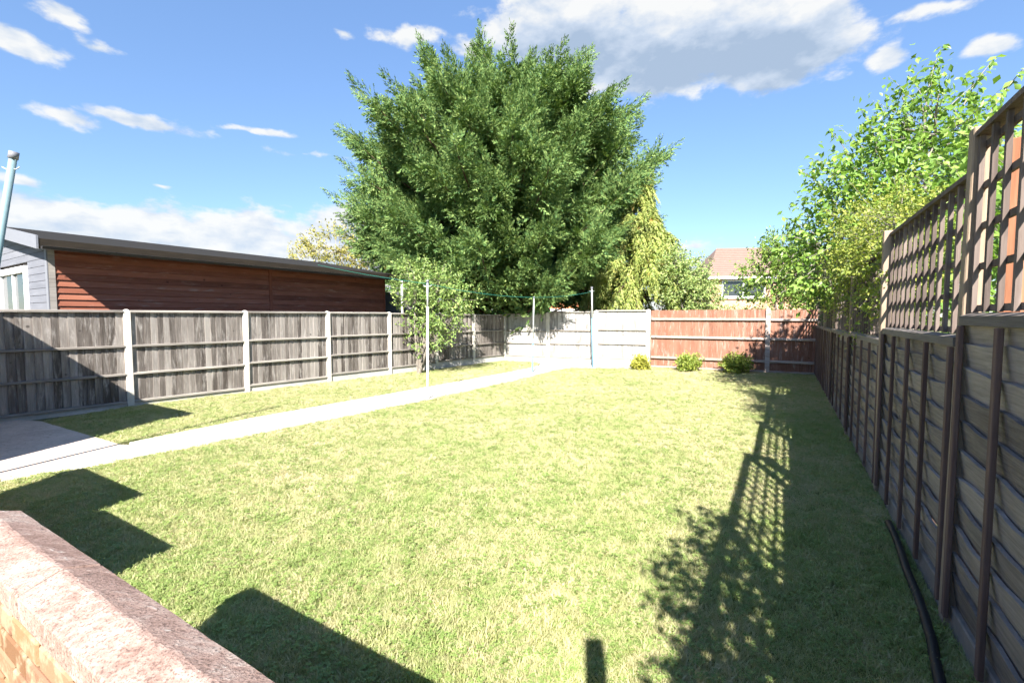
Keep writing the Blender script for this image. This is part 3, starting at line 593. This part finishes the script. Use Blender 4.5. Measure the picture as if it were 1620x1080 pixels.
# small grey outbuilding with a white-edged canopy past the shed, and its white pole
OB = empty('grey_outbuilding', (-4.0, 15.75, 0), math.atan2(0.848, 0.53)); tag(OB, 'small dark grey outbuilding with white canopy edge beyond the brown shed', 'shed')
MB().box(0, 2.2, 0, 2.2, -0.1, 2.5).build('wall', 'dark_grey_wall', OB)
cv_ = MB(); cv_.prism([(-0.85, 2.50), (2.3, 2.86), (2.3, 2.96), (-0.85, 2.60)], 0.35, 2.9); cv_.build('canopy', 'white_paint', OB)
tag(MB().tube([(-3.35, 13.95, 0), (-3.36, 13.95, 2.72)], 0.03, 8).build('white_pole', 'white_paint', smooth=True), 'white pole rising behind the grey fence beside the shed end', 'pole')

# ------------------------------------------------------------------ washing line
def line_post(label, base, h, lean, m_low, m_up, split, r, arms=True, sag_hook=True):
    q = empty('washing_line_post', (base[0], base[1], 0)); tag(q, label, 'post')
    top = Vector((lean[0], lean[1], h)); mid = top*split
    MB().tube([(0, 0, -0.1), tuple(mid)], r, 10).build('tube', m_low, q, smooth=True)
    if split < 1: MB().tube([tuple(mid*0.97), tuple(top)], r*0.82, 10).build('upper_tube', m_up, q, smooth=True)
    MB().tube([tuple(top*0.985), tuple(top*1.006)], r*1.25, 10).build('cap', 'grey_paint', q, smooth=True)
    if arms:
        hz = top*0.955
        for sg in (-1, 1): MB().tube([tuple(hz), tuple(hz + Vector((sg*0.05, 0, 0.0))), tuple(hz + Vector((sg*0.085, 0.0, 0.02)))], 0.006, 6).build('hook', 'galvanised', q)
    return q, Vector((base[0], base[1], 0)) + top
_, tA = line_post('pale washing line post at the edge of the path by the young tree', (-1.67, 8.94), 2.34, (0.02, 0), 'white_paint', 'galvanised', 0.78, 0.022)
_, tB = line_post('thin washing line post with blue lower tube near the back corner', (0.59, 13.15), 2.20, (0.04, 0), 'blue_paint', 'galvanised', 0.45, 0.024, arms=False)
_, tC = line_post('tall galvanised washing line post before the pale back fence', (2.58, 14.44), 2.55, (-0.06, 0), 'blue_paint', 'galvanised', 0.62, 0.032)
_, tD = line_post('leaning teal washing line post at the far left edge', (-5.46, 4.40), 3.20, (0.69, 0.05), 'teal_paint', 'teal_paint', 1.0, 0.030)
def sag(a, b, s, n=20): return [tuple(a.lerp(b, k/n) - Vector((0, 0, s*4*(k/n)*(1-k/n)))) for k in range(n+1)]
ln = MB(); ln.tube(sag(tA-Vector((0, 0, .06)), tC-Vector((0, 0, .13)), 0.22), 0.0060, 5)
ln.tube(sag(Vector((-5.12, 12.10, 3.0)), tA-Vector((0, 0, .06)), 0.03), 0.0045, 5)
tag(ln.build('washing_line', 'green_line'), 'green washing line sagging between its posts', 'line')

# ------------------------------------------------------------------ black hose along the right fence
hp = [(2.93, 3.46, 0.05), (2.86, 3.33, 0.035), (2.74, 3.14, 0.03), (2.63, 2.98, 0.035), (2.52, 2.82, 0.03), (2.42, 2.66, 0.03), (2.33, 2.52, 0.032), (2.22, 2.36, 0.03), (2.10, 2.19, 0.03), (1.98, 2.04, 0.03), (1.86, 1.88, 0.03), (1.70, 1.70, 0.03)]
tag(MB().tube(hp, 0.023, 10).build('hose', 'hose_black', smooth=True), 'thick black hose lying in the grass beside the right fence', 'hose')

# ------------------------------------------------------------------ houses beyond
def hip_house(name, label, loc, rz, Wd, Dp, eh, rh, wallm, roofm, wins, hip=1.0):
    h = empty(name, loc, rz); tag(h, label, 'house')
    MB().box(-Wd/2, Wd/2, 0, Dp, -0.2, eh).build('wall', wallm, h)
    ov = 0.35; x = Wd/2+ov; V = [(-x, -ov, eh), (x, -ov, eh), (x, Dp+ov, eh), (-x, Dp+ov, eh), (-x+hip*Dp/2, Dp/2, eh+rh), (x-hip*Dp/2, Dp/2, eh+rh)]
    me = mesh_from('roof', V, [(0, 1, 5, 4), (1, 2, 5), (2, 3, 4, 5), (3, 0, 4), (3, 2, 1, 0)], roofm); rf_ = link('roof', me, None, h)
    # tile courses: proud strips on the front slope
    ns = 16
    for k in range(ns):
        f = k/ns; y = -ov+(Dp/2+ov)*f; z = eh+rh*f; xa = -x+hip*Dp/2*f; xb = x-hip*Dp/2*f; dy = (Dp/2+ov)/ns*0.98; dz = rh/ns*0.98
        m_ = mesh_from('tile_course', [(xa, y-0.02, z+0.05), (xb, y-0.02, z+0.05), (xb-hip*Dp/2/ns, y+dy, z+dz+0.02), (xa+hip*Dp/2/ns, y+dy, z+dz+0.02), (xa, y, z-0.01), (xb, y, z-0.01)], [(0, 1, 2, 3), (4, 5, 1, 0)], roofm); link('tile_course', m_, None, rf_)
    MB().box(-x, x, -ov-0.12, -ov, eh-0.14, eh+0.02).build('gutter', 'white_paint', h)
    for (x0, x1, z0, z1, cols) in wins:
        fr = MB(); t = 0.09
        fr.box(x0, x1, -0.07, 0.02, z0, z0+t).box(x0, x1, -0.07, 0.02, z1-t, z1)
        for k in range(cols+1): xx = x0+(x1-x0-t)*k/cols; fr.box(xx, xx+t, -0.068, 0.018, z0+t, z1-t)
        wdw = fr.build('window', 'white_paint', h)
        for k in range(cols): xx = x0+(x1-x0-t)*k/cols; MB().box(xx+t, xx+(x1-x0-t)/cols, -0.03, -0.02, z0+t, z1-t).build('pane', 'pane_glass', wdw)
        MB().box(x0-0.05, x1+0.05, -0.14, 0.01, z0-0.09, z0-0.002).build('sill', 'white_paint', wdw)
    return h
hip_house('brick_house', 'brick house with brown tiled roof and white window over the stained fence', (18.7, 34.0, 0), -0.10, 7.6, 6.5, 4.55, 2.6, 'far_brick', 'far_tile', [(-3.0, 0.1, 3.05, 4.35, 2), (-3.0, -0.2, 0.6, 2.0, 3)], 0.55)
hip_house('terracotta_house', 'low house with orange tiled roof glimpsed beneath the conifer', (1.2, 33.0, 0), 0.05, 11, 6, 2.15, 1.5, 'far_brick', 'orange_tile', [(-4.6, -3.4, 0.7, 1.9, 2), (1.0, 2.4, 0.7, 1.9, 2)], 0.3)

# ------------------------------------------------------------------ trees and shrubs
PLUME = True
def conifer(name, label, base, zlo, prof, nbr, mname, seed, droop=0.0, upsweep=0.55, spray=0.42, trunk_r=0.32, squash=(1, 1), spires=(), inner=0, front=1.0, den=1.0, lean=(0, 0), wid=0.40, tlo=0.55, plume=1.0, nsp=30, fill=3.0, clump=8):
    global rng
    rng = np.random.default_rng(seed)
    root = empty(name, (base[0], base[1], 0)); tag(root, label, 'tree')
    zs = np.array([p[0] for p in prof]); rs = np.array([p[1] for p in prof]); ztop = zs[-1]
    # sample branch ends over the envelope surface
    grid = np.linspace(zs[0], zs[-1], 200); wgt = np.interp(grid, zs, rs) + 0.8; cdf = np.cumsum(wgt)/wgt.sum()
    zE = np.interp((np.arange(nbr)+rng.random(nbr))/nbr, cdf, grid); phi = (np.arange(nbr)*2.39996 + rng.random(nbr)*0.9) % (2*np.pi)
    R = np.interp(zE, zs, rs)*(0.72+0.32*rng.random(nbr))
    E = np.stack([R*np.cos(phi)*squash[0], R*np.sin(phi)*squash[1], zE + rng.normal(0, .15, nbr)], 1)
    if inner:
        zi = zs[0]+(zs[-1]-zs[0]-1.2)*rng.random(inner); pi_ = rng.random(inner)*2*np.pi; ri = np.interp(zi, zs, rs)*(0.55+0.2*rng.random(inner))
        E = np.concatenate([E, np.stack([ri*np.cos(pi_), ri*np.sin(pi_), zi], 1)])
    E = np.concatenate([E, np.array(spires).reshape(-1, 3)]) if len(spires) else E
    R = np.hypot(E[:, 0], E[:, 1]); n = len(E)
    z0 = np.clip(E[:, 2]-R*(upsweep*(0.35+0.65*np.clip((E[:, 2]-zlo)/(ztop-zlo)*1.3, 0, 1)))-rng.random(n)*0.8, zlo*0.5, ztop*0.74)
    if droop: z0 = np.clip(E[:, 2]+R*0.25, zlo, ztop)
    S = np.stack([E[:, 0]*0.02, E[:, 1]*0.02, z0], 1)
    C = S*0.45+E*0.55; C[:, 2] = z0*0.62 + E[:, 2]*0.38 - R*0.05
    if droop: C[:, 2] = z0 + R*0.12
    bt = MB(); th = ztop*0.86
    bt.tube([(0, 0, -0.2), (0.04+lean[0]*.3, 0.02, th*0.3), (-0.05+lean[0]*.6, 0.03, th*0.6), (0.02+lean[0], 0, th)], [trunk_r, trunk_r*0.8, trunk_r*0.5, 0.03], 9)
    OP, OD, OU, OS = [], [], [], []
    for i in range(n):
        tt = np.linspace(0, 1, 9)[:, None]; pts = (1-tt)**2*S[i]+2*tt*(1-tt)*C[i]+tt**2*E[i]
        L = np.linalg.norm(np.diff(pts, axis=0), axis=1).sum(); r0 = 0.018*L**0.8+0.008
        bt.tube([tuple(p) for p in pts[::2]], [r0*(1-0.85*k/4) for k in range(5)], 4, cap=False)
        # a clump of plumes at the end of the limb, a few more behind it, big sprays filling the inside
        npl = max(4, int(clump*(0.75+0.5*rng.random()))); t = np.concatenate([[0.97], tlo+(0.95-tlo)*rng.random(npl)**0.55])
        p0 = ((1-t)**2)[:, None]*S[i]+(2*t*(1-t))[:, None]*C[i]+(t**2)[:, None]*E[i]
        tg = norm((2*(1-t))[:, None]*(C[i]-S[i])+(2*t)[:, None]*(E[i]-C[i])); nn = len(t)
        sp_ = rand_unit(nn)*np.array([1, 1, .7]); sp_[0] *= 0.1
        ax = norm(tg + sp_*(0.62+0.25*rng.random((nn, 1))) + np.array([0, 0, 0.04-droop*1.5]))
        pl = plume*(0.65+0.6*rng.random(nn)); pl[0] *= 1.25
        for k in range(nn):
            m = max(9, int(pl[k]*nsp)); u = (np.arange(m)+rng.random(m))/m; th = np.arange(m)*2.39996+rng.random(m)*.8
            a1 = np.cross(ax[k], [0.3, 0.9, 0.3]); a1 /= np.linalg.norm(a1); a2 = np.cross(ax[k], a1)
            rad = a1*np.cos(th)[:, None]+a2*np.sin(th)[:, None]
            w_ = 0.15*pl[k]*(1.02-u)**0.7
            OP.append(p0[k]+ax[k]*((u-0.12)*pl[k])[:, None]+rad*(w_*(0.3+0.7*rng.random(m)))[:, None]-np.array([0, 0, droop*.5])*(u**2*pl[k])[:, None])
            OD.append(norm(ax[k]*(0.62+0.6*u)[:, None]+rad*(0.85-0.6*u)[:, None]+rng.normal(0, .12, (m, 3))-np.array([0, 0, 0.20+droop*.9])))
            OU.append(norm(rad*0.8+np.array([0, 0, 0.55])+rng.normal(0, .22, (m, 3))))
            OS.append(spray*(1.2-0.7*u)*(0.7+0.5*rng.random(m)))
        m = int(L*fill); t = 0.2+0.6*rng.random(m); q = ((1-t)**2)[:, None]*S[i]+(2*t*(1-t))[:, None]*C[i]+(t**2)[:, None]*E[i]
        OP.append(q+rng.normal(0, .22, (m, 3))); OD.append(rand_unit(m)); OU.append(rand_unit(m)); OS.append(spray*1.5*np.ones(m))
    P = np.concatenate(OP); D = np.concatenate(OD); N = np.concatenate(OU); n = len(P)
    Sd = norm(np.cross(D, N)); N = np.cross(Sd, D); sz = np.concatenate(OS)
    ts = np.array([.05, .17, .30, .43, .55, .67, .78, .88, .72]); sd = np.array([1, -1]*4+[0])
    LP, LD, LL = [], [], []
    for tk, s in zip(ts, sd):
        jit = rng.normal(0, .18, (n, 3))
        LP.append(P+D*(tk*sz)[:, None] - (np.array([0, 0, 1.0])*(tk**2*sz*(0.08+droop*.35))[:, None])); LD.append(D*(0.85 if s else 1.0)+Sd*(s*0.55)+jit + np.array([0, 0, -droop*.5])); LL.append(sz*(0.40*(1.1-0.8*tk) if s else 0.32)*(0.75+0.5*rng.random(n)))
    LP = np.concatenate(LP); LD = np.concatenate(LD); LL = np.concatenate(LL); LN = np.tile(N, (len(ts), 1))+rng.normal(0, .3, (len(LP), 3))
    V, F = leaf_geo(LP, LD, LN, LL, LL*wid, 0.15, 0.4)
    bt.build('trunk', 'bark', root); link('crown', tri_mesh('crown', V, F, mname), None, root)
    print(name, 'tris', len(F)); return root
def broad(name, label, base, lobes, ntwig, nleaf, lsz, mname, seed, cat='tree', stems=None, shoots=(), twig=0.4, up=0.35, droop=0.35, bark='grey_bark', wide=0.5, aspect=0.55, shell=0.45, solo=0, trunk_r=0.05, group=None):
    """lobes: (centre, radii) in world space; leaves sit along twigs that leave the lobes outwards"""
    global rng
    rng = np.random.default_rng(seed)
    root = empty(name, (base[0], base[1], 0)); tag(root, label, cat, group)
    B = np.array([base[0], base[1], 0.0]); bt = MB(); P, D, N = [], [], []
    vol = np.array([r[0]*r[1]*r[2] for _, r in lobes])**0.7; vol /= vol.sum()
    for (c, r), wv in zip(lobes, vol):
        c = np.array(c, float)-B; r = np.array(r, float); nt = max(4, int(ntwig*wv))
        j = rng.normal(0, .04, 3); mid = c*np.array([0.4, 0.4, 0.5])+j
        bt.tube([(j[0]*.5, j[1]*.5, -0.05), tuple(mid), tuple(c)], [trunk_r, trunk_r*0.7, trunk_r*0.35], 6, cap=False)
        nsub = max(3, nt//14)
        sub = rand_unit(nsub)*r*(0.55+0.35*rng.random((nsub, 1)))+c
        for s in sub: bt.tube([tuple(c), tuple((c+s)/2+rng.normal(0, .03, 3)), tuple(s)], [trunk_r*0.32, trunk_r*0.2, trunk_r*0.08], 4, cap=False)
        u = rand_unit(nt); rad = (shell+(1-shell)*rng.random(nt))**0.7
        p0 = c+u*r*rad[:, None]; dd = norm(u*np.array([1, 1, 0.8])+np.array([0, 0, up])+rng.normal(0, .35, (nt, 3)))
        for k in range(nt):
            L = twig*(0.6+0.8*rng.random()); m = max(3, int(nleaf*(0.6+0.8*rng.random()))); t = (np.arange(m)+rng.random(m))/m
            q = p0[k]+dd[k]*(t*L)[:, None]; P.append(q+rng.normal(0, lsz*.35, (m, 3)))
            D.append(norm(dd[k]*0.35+rand_unit(m)*0.9+np.array([0, 0, -droop]))); N.append(norm(rng.normal(0, .55, (m, 3))+np.array([0, -0.35, 0.8])))
            if k % 3 == 0: bt.tube([tuple(p0[k]-dd[k]*L*0.5), tuple(p0[k]+dd[k]*L*0.95)], [trunk_r*0.07+.002, .0015], 3, cap=False)
    for (a, b, bow) in shoots:
        a = np.array(a, float)-B; b = np.array(b, float)-B; t = np.linspace(0, 1, 12)[:, None]; ctl = (a+b)/2+np.array(bow)
        pts = (1-t)**2*a+2*t*(1-t)*ctl+t**2*b; bt.tube([tuple(p) for p in pts[::2]], [trunk_r*.2, trunk_r*.17, trunk_r*.14, trunk_r*.11, trunk_r*.08, .003], 4, cap=False)
        L = np.linalg.norm(b-a); m = int(L/lsz*3.2); tt = rng.random(m)**0.9; q = ((1-tt)**2)[:, None]*a+(2*tt*(1-tt))[:, None]*ctl+(tt**2)[:, None]*b
        P.append(q+rng.normal(0, lsz*.45, (m, 3))*(1.1-tt)[:, None]); D.append(norm(rand_unit(m)*0.8+np.array([0, 0, -droop]))); N.append(norm(rng.normal(0, .6, (m, 3))+np.array([0, -.4, .7])))
    P = np.concatenate(P); D = np.concatenate(D); N = np.concatenate(N); sz = lsz*(0.65+0.7*rng.random(len(P)))
    bt.build('trunk' if cat == 'tree' else 'stem', bark, root)
    keep = np.ones(len(P), bool)
    if solo:                                            # the nearest large leaves stand as pieces of their own
        dist = np.linalg.norm(P+B-np.array([0, 0, 1.65]), axis=1); idx = np.argsort(dist+rng.random(len(P))*1.6)[:solo]; keep[idx] = False
    V, F = leaf_geo(P[keep], D[keep], N[keep], sz[keep], sz[keep]*aspect, 0.18, wide)
    cr = link('crown', tri_mesh('crown', V, F, mname), None, root)
    if solo:
        V1, F1 = leaf_geo(np.zeros((1, 3)), np.array([[0, 1.0, 0]]), np.array([[0, 0, 1.0]]), np.ones(1), np.ones(1)*aspect, 0.18, wide); lm = tri_mesh('leaf', V1, F1, mname)
        for i in idx:
            y = Vector(D[i]).normalized(); x = y.cross(Vector(N[i])).normalized(); z = x.cross(y)
            lo = link('leaf', lm, None, cr); M = Matrix((x, y, z)).transposed().to_4x4(); M.translation = Vector(P[i]); lo.matrix_local = M @ Matrix.Scale(float(sz[i]), 4)
    print(name, 'leaves', len(P)); return root

conifer('conifer_tree', 'huge dark green cypress rising behind the back corner of the fence', (-0.35, 18.3), 2.2,
        [(2.6, 4.3), (3.4, 5.1), (4.8, 5.5), (6.3, 5.6), (7.6, 5.5), (8.6, 5.0), (9.3, 4.2), (9.8, 3.1), (10.2, 1.2)], 225, 'cypress_leaf', 5,
        spires=[(-2.9, -.4, 11.5), (-2.5, .2, 10.8), (-0.75, -.3, 11.9), (-0.5, .4, 11.1), (0.9, 0, 10.8), (3.0, -.2, 11.3), (2.6, .5, 10.4), (-5.1, 0, 9.9), (-5.7, -.5, 8.5), (4.6, -.5, 9.4), (6.1, -.6, 7.8), (-5.8, .2, 6.7)], trunk_r=0.42, spray=0.40, tlo=0.70, upsweep=0.40, fill=6.0, plume=1.0, clump=8, inner=130)
conifer('golden_conifer', 'yellowing drooping conifer beside the big cypress', (4.85, 17.4), 1.8,
        [(1.9, 2.3), (2.8, 2.2), (3.8, 1.6), (4.8, 0.85), (5.8, 0.45), (6.8, 0.15)], 105, 'gold_leaf', 8, droop=0.55, spray=0.34, trunk_r=0.13, plume=0.7, clump=5, tlo=0.5)
broad('yellow_tree', 'thin yellowing tree behind the shed roof', (-9.2, 25.5), [((-9.6, 25.5, 5.2), (1.9, 1.4, 1.3)), ((-8.0, 25.8, 5.0), (1.6, 1.2, 1.6)), ((-11.0, 25.3, 4.6), (1.3, 1.0, 1.0))], 420, 16, 0.13, 'yellow_leaf', 21, twig=0.6, trunk_r=0.12)
broad('young_apple_tree', 'young leafy fruit tree standing against the grey fence', (-2.66, 13.0), [((-2.75, 12.9, 2.75), (0.50, 0.45, 0.40)), ((-2.05, 12.9, 2.62), (0.50, 0.45, 0.36)), ((-1.62, 12.9, 2.12), (0.42, 0.4, 0.34)), ((-2.75, 12.95, 2.05), (0.42, 0.4, 0.40)), ((-2.15, 12.9, 2.1), (0.34, 0.35, 0.34)), ((-1.85, 12.9, 1.55), (0.46, 0.4, 0.32)), ((-2.55, 12.95, 1.4), (0.34, 0.3, 0.34)), ((-2.15, 12.9, 1.0), (0.36, 0.3, 0.24)), ((-2.55, 12.95, 0.75), (0.26, 0.22, 0.16))], 560, 13, 0.075, 'apple_leaf', 22, twig=0.34, trunk_r=0.04, shell=0.25,
      shoots=[((-2.9, 12.9, 2.7), (-3.05, 12.9, 3.35), (0, 0, .1)), ((-2.5, 12.9, 2.7), (-2.45, 12.9, 3.4), (0, 0, .1)), ((-2.9, 12.9, 2.0), (-3.45, 12.8, 2.3), (0, 0, .1)), ((-2.0, 12.9, 2.7), (-1.85, 12.9, 3.25), (0, 0, .1)), ((-1.6, 12.9, 2.2), (-1.12, 12.9, 2.55), (0, 0, .1)), ((-1.6, 12.9, 1.9), (-1.05, 12.9, 1.75), (0, 0, .1)), ((-1.7, 12.9, 2.3), (-1.4, 12.9, 2.9), (0, 0, .1))])
broad('large_leaf_tree', 'light green large-leaved tree with long shoots over the right fence', (6.75, 8.0),
      [((6.6, 8.0, 3.7), (1.15, 1.0, 1.15)), ((5.95, 8.0, 3.1), (0.75, 0.8, 0.8)), ((6.9, 7.6, 4.6), (0.7, 0.6, 0.9)), ((7.3, 7.7, 3.7), (0.9, 0.8, 1.1)), ((5.6, 8.3, 2.6), (0.6, 0.6, 0.6)), ((7.0, 7.6, 2.7), (1.0, 0.7, 0.8))], 1150, 12, 0.112, 'broad_leaf', 23, twig=0.5, droop=0.75, trunk_r=0.09, solo=300, aspect=0.52,
      shoots=[((6.9, 7.8, 4.6), (7.05, 7.7, 6.1), (-.15, 0, .2)), ((6.7, 7.8, 4.4), (6.45, 7.8, 5.5), (0, 0, .2)), ((7.2, 7.7, 4.4), (7.75, 7.5, 5.8), (-.1, 0, .3)), ((7.5, 7.6, 4.2), (8.3, 7.3, 5.75), (-.2, 0, .4)), ((6.2, 8, 3.6), (5.5, 8.1, 4.9), (0, 0, .3)), ((5.9, 8, 3.2), (4.95, 8.2, 4.3), (0, 0, .3)), ((6.4, 8, 4.2), (5.95, 8.0, 5.2), (0, 0, .3)), ((5.5, 8.2, 2.8), (4.75, 8.3, 3.1), (0, 0, .2))])
broad('garden_shrub', 'leafy green shrub seen through the near trellis', (5.0, 4.3), [((4.9, 4.4, 2.2), (0.9, 0.8, 1.1)), ((5.6, 5.0, 2.9), (0.9, 0.8, 0.9)), ((4.3, 3.5, 2.0), (0.6, 0.6, 0.9))], 420, 11, 0.10, 'broad_leaf', 24, cat='shrub', twig=0.4, droop=0.6, trunk_r=0.05)
broad('climbing_shrub', 'fine-leaved yellow-green climber spilling over the trellis', (4.55, 5.35), [((4.40, 5.3, 2.40), (0.36, 0.6, 0.45)), ((4.85, 6.05, 2.65), (0.40, 0.65, 0.62)), ((4.02, 4.75, 2.10), (0.26, 0.46, 0.36)), ((4.92, 6.3, 2.0), (0.34, 0.55, 0.42)), ((4.35, 5.35, 1.85), (0.22, 0.4, 0.3)), ((3.66, 4.38, 1.98), (0.18, 0.34, 0.28)), ((3.95, 4.7, 2.55), (0.25, 0.4, 0.25))], 1150, 22, 0.036, 'climber_leaf', 25, cat='shrub', twig=0.3, droop=0.3, trunk_r=0.03, up=0.1, shell=0.2)
broad('overhanging_shrub', 'dark evergreen shrub hanging over the far end of the right fence', (6.9, 9.3), [((6.75, 9.25, 2.5), (0.5, 0.8, 0.6)), ((7.3, 10.3, 2.5), (0.5, 0.9, 0.6)), ((6.3, 8.5, 2.2), (0.25, 0.5, 0.4)), ((7.1, 10.1, 1.9), (0.22, 0.6, 0.35))], 560, 18, 0.05, 'dark_bush_leaf', 26, cat='shrub', twig=0.3, trunk_r=0.04, shell=0.2)
broad('dense_bush', 'dense bright green bush behind the corner of the brown fence', (8.6, 14.6), [((8.3, 14.6, 2.75), (0.95, 0.8, 1.15)), ((9.3, 14.7, 3.0), (1.0, 0.8, 1.1)), ((8.6, 14.6, 3.7), (0.6, 0.5, 0.55)), ((9.9, 14.6, 2.4), (0.8, 0.8, 0.8))], 900, 18, 0.085, 'bush_leaf', 27, cat='bush', twig=0.35, trunk_r=0.06, shell=0.3)
broad('pale_shrub', 'loose pale green shrub between the conifer and the house', (6.2, 15.8), [((6.0, 15.8, 2.7), (0.95, 0.7, 0.95)), ((6.55, 15.8, 2.2), (0.7, 0.6, 0.65)), ((5.6, 15.8, 3.2), (0.6, 0.5, 0.8))], 620, 16, 0.085, 'pale_bush_leaf', 28, cat='shrub', twig=0.45, trunk_r=0.05, shell=0.25)
broad('hedge_plant', 'low sunlit hedge in front of the far brick house', (7.6, 19.5), [((7.4, 19.5, 1.5), (1.5, 0.5, 0.55)), ((9.2, 19.5, 1.5), (1.3, 0.5, 0.45))], 220, 14, 0.08, 'yellow_leaf', 29, cat='hedge', twig=0.3, trunk_r=0.03)
for (x, y, r, h, m, lb, sd) in ((3.93, 13.93, 0.26, 0.40, 'gold_shrub_leaf', 'smallest golden shrub at the wide fence post', 31), (5.27, 13.50, 0.38, 0.55, 'shrub_leaf', 'round bright green shrub in the middle before the brown fence', 32), (6.44, 13.02, 0.45, 0.57, 'shrub_leaf', 'widest bright green shrub before the brown fence, nearest the right fence', 33)):
    broad('small_shrub', lb, (x, y), [((x, y, h*0.5), (r*0.8, r*0.8, h*0.42)), ((x+r*.35, y, h*.4), (r*.5, r*.5, h*.35)), ((x-r*.4, y-.05, h*.35), (r*.45, r*.5, h*.3))], 190, 15, 0.066, m, sd, cat='shrub', twig=0.13, droop=0.2, trunk_r=0.012, shell=0.2, group='small shrubs along the brown fence')
broad('fence_shrub', 'leafy shrub on the fence behind the viewpoint', (0.9, -0.7), [((0.82, -0.6, 2.5), (0.32, 0.7, 0.42)), ((0.60, -1.1, 2.75), (0.26, 0.45, 0.4)), ((1.15, 0.2, 2.5), (0.18, 0.45, 0.3))], 260, 10, 0.07, 'broad_leaf', 34, cat='shrub', twig=0.25, trunk_r=0.03)
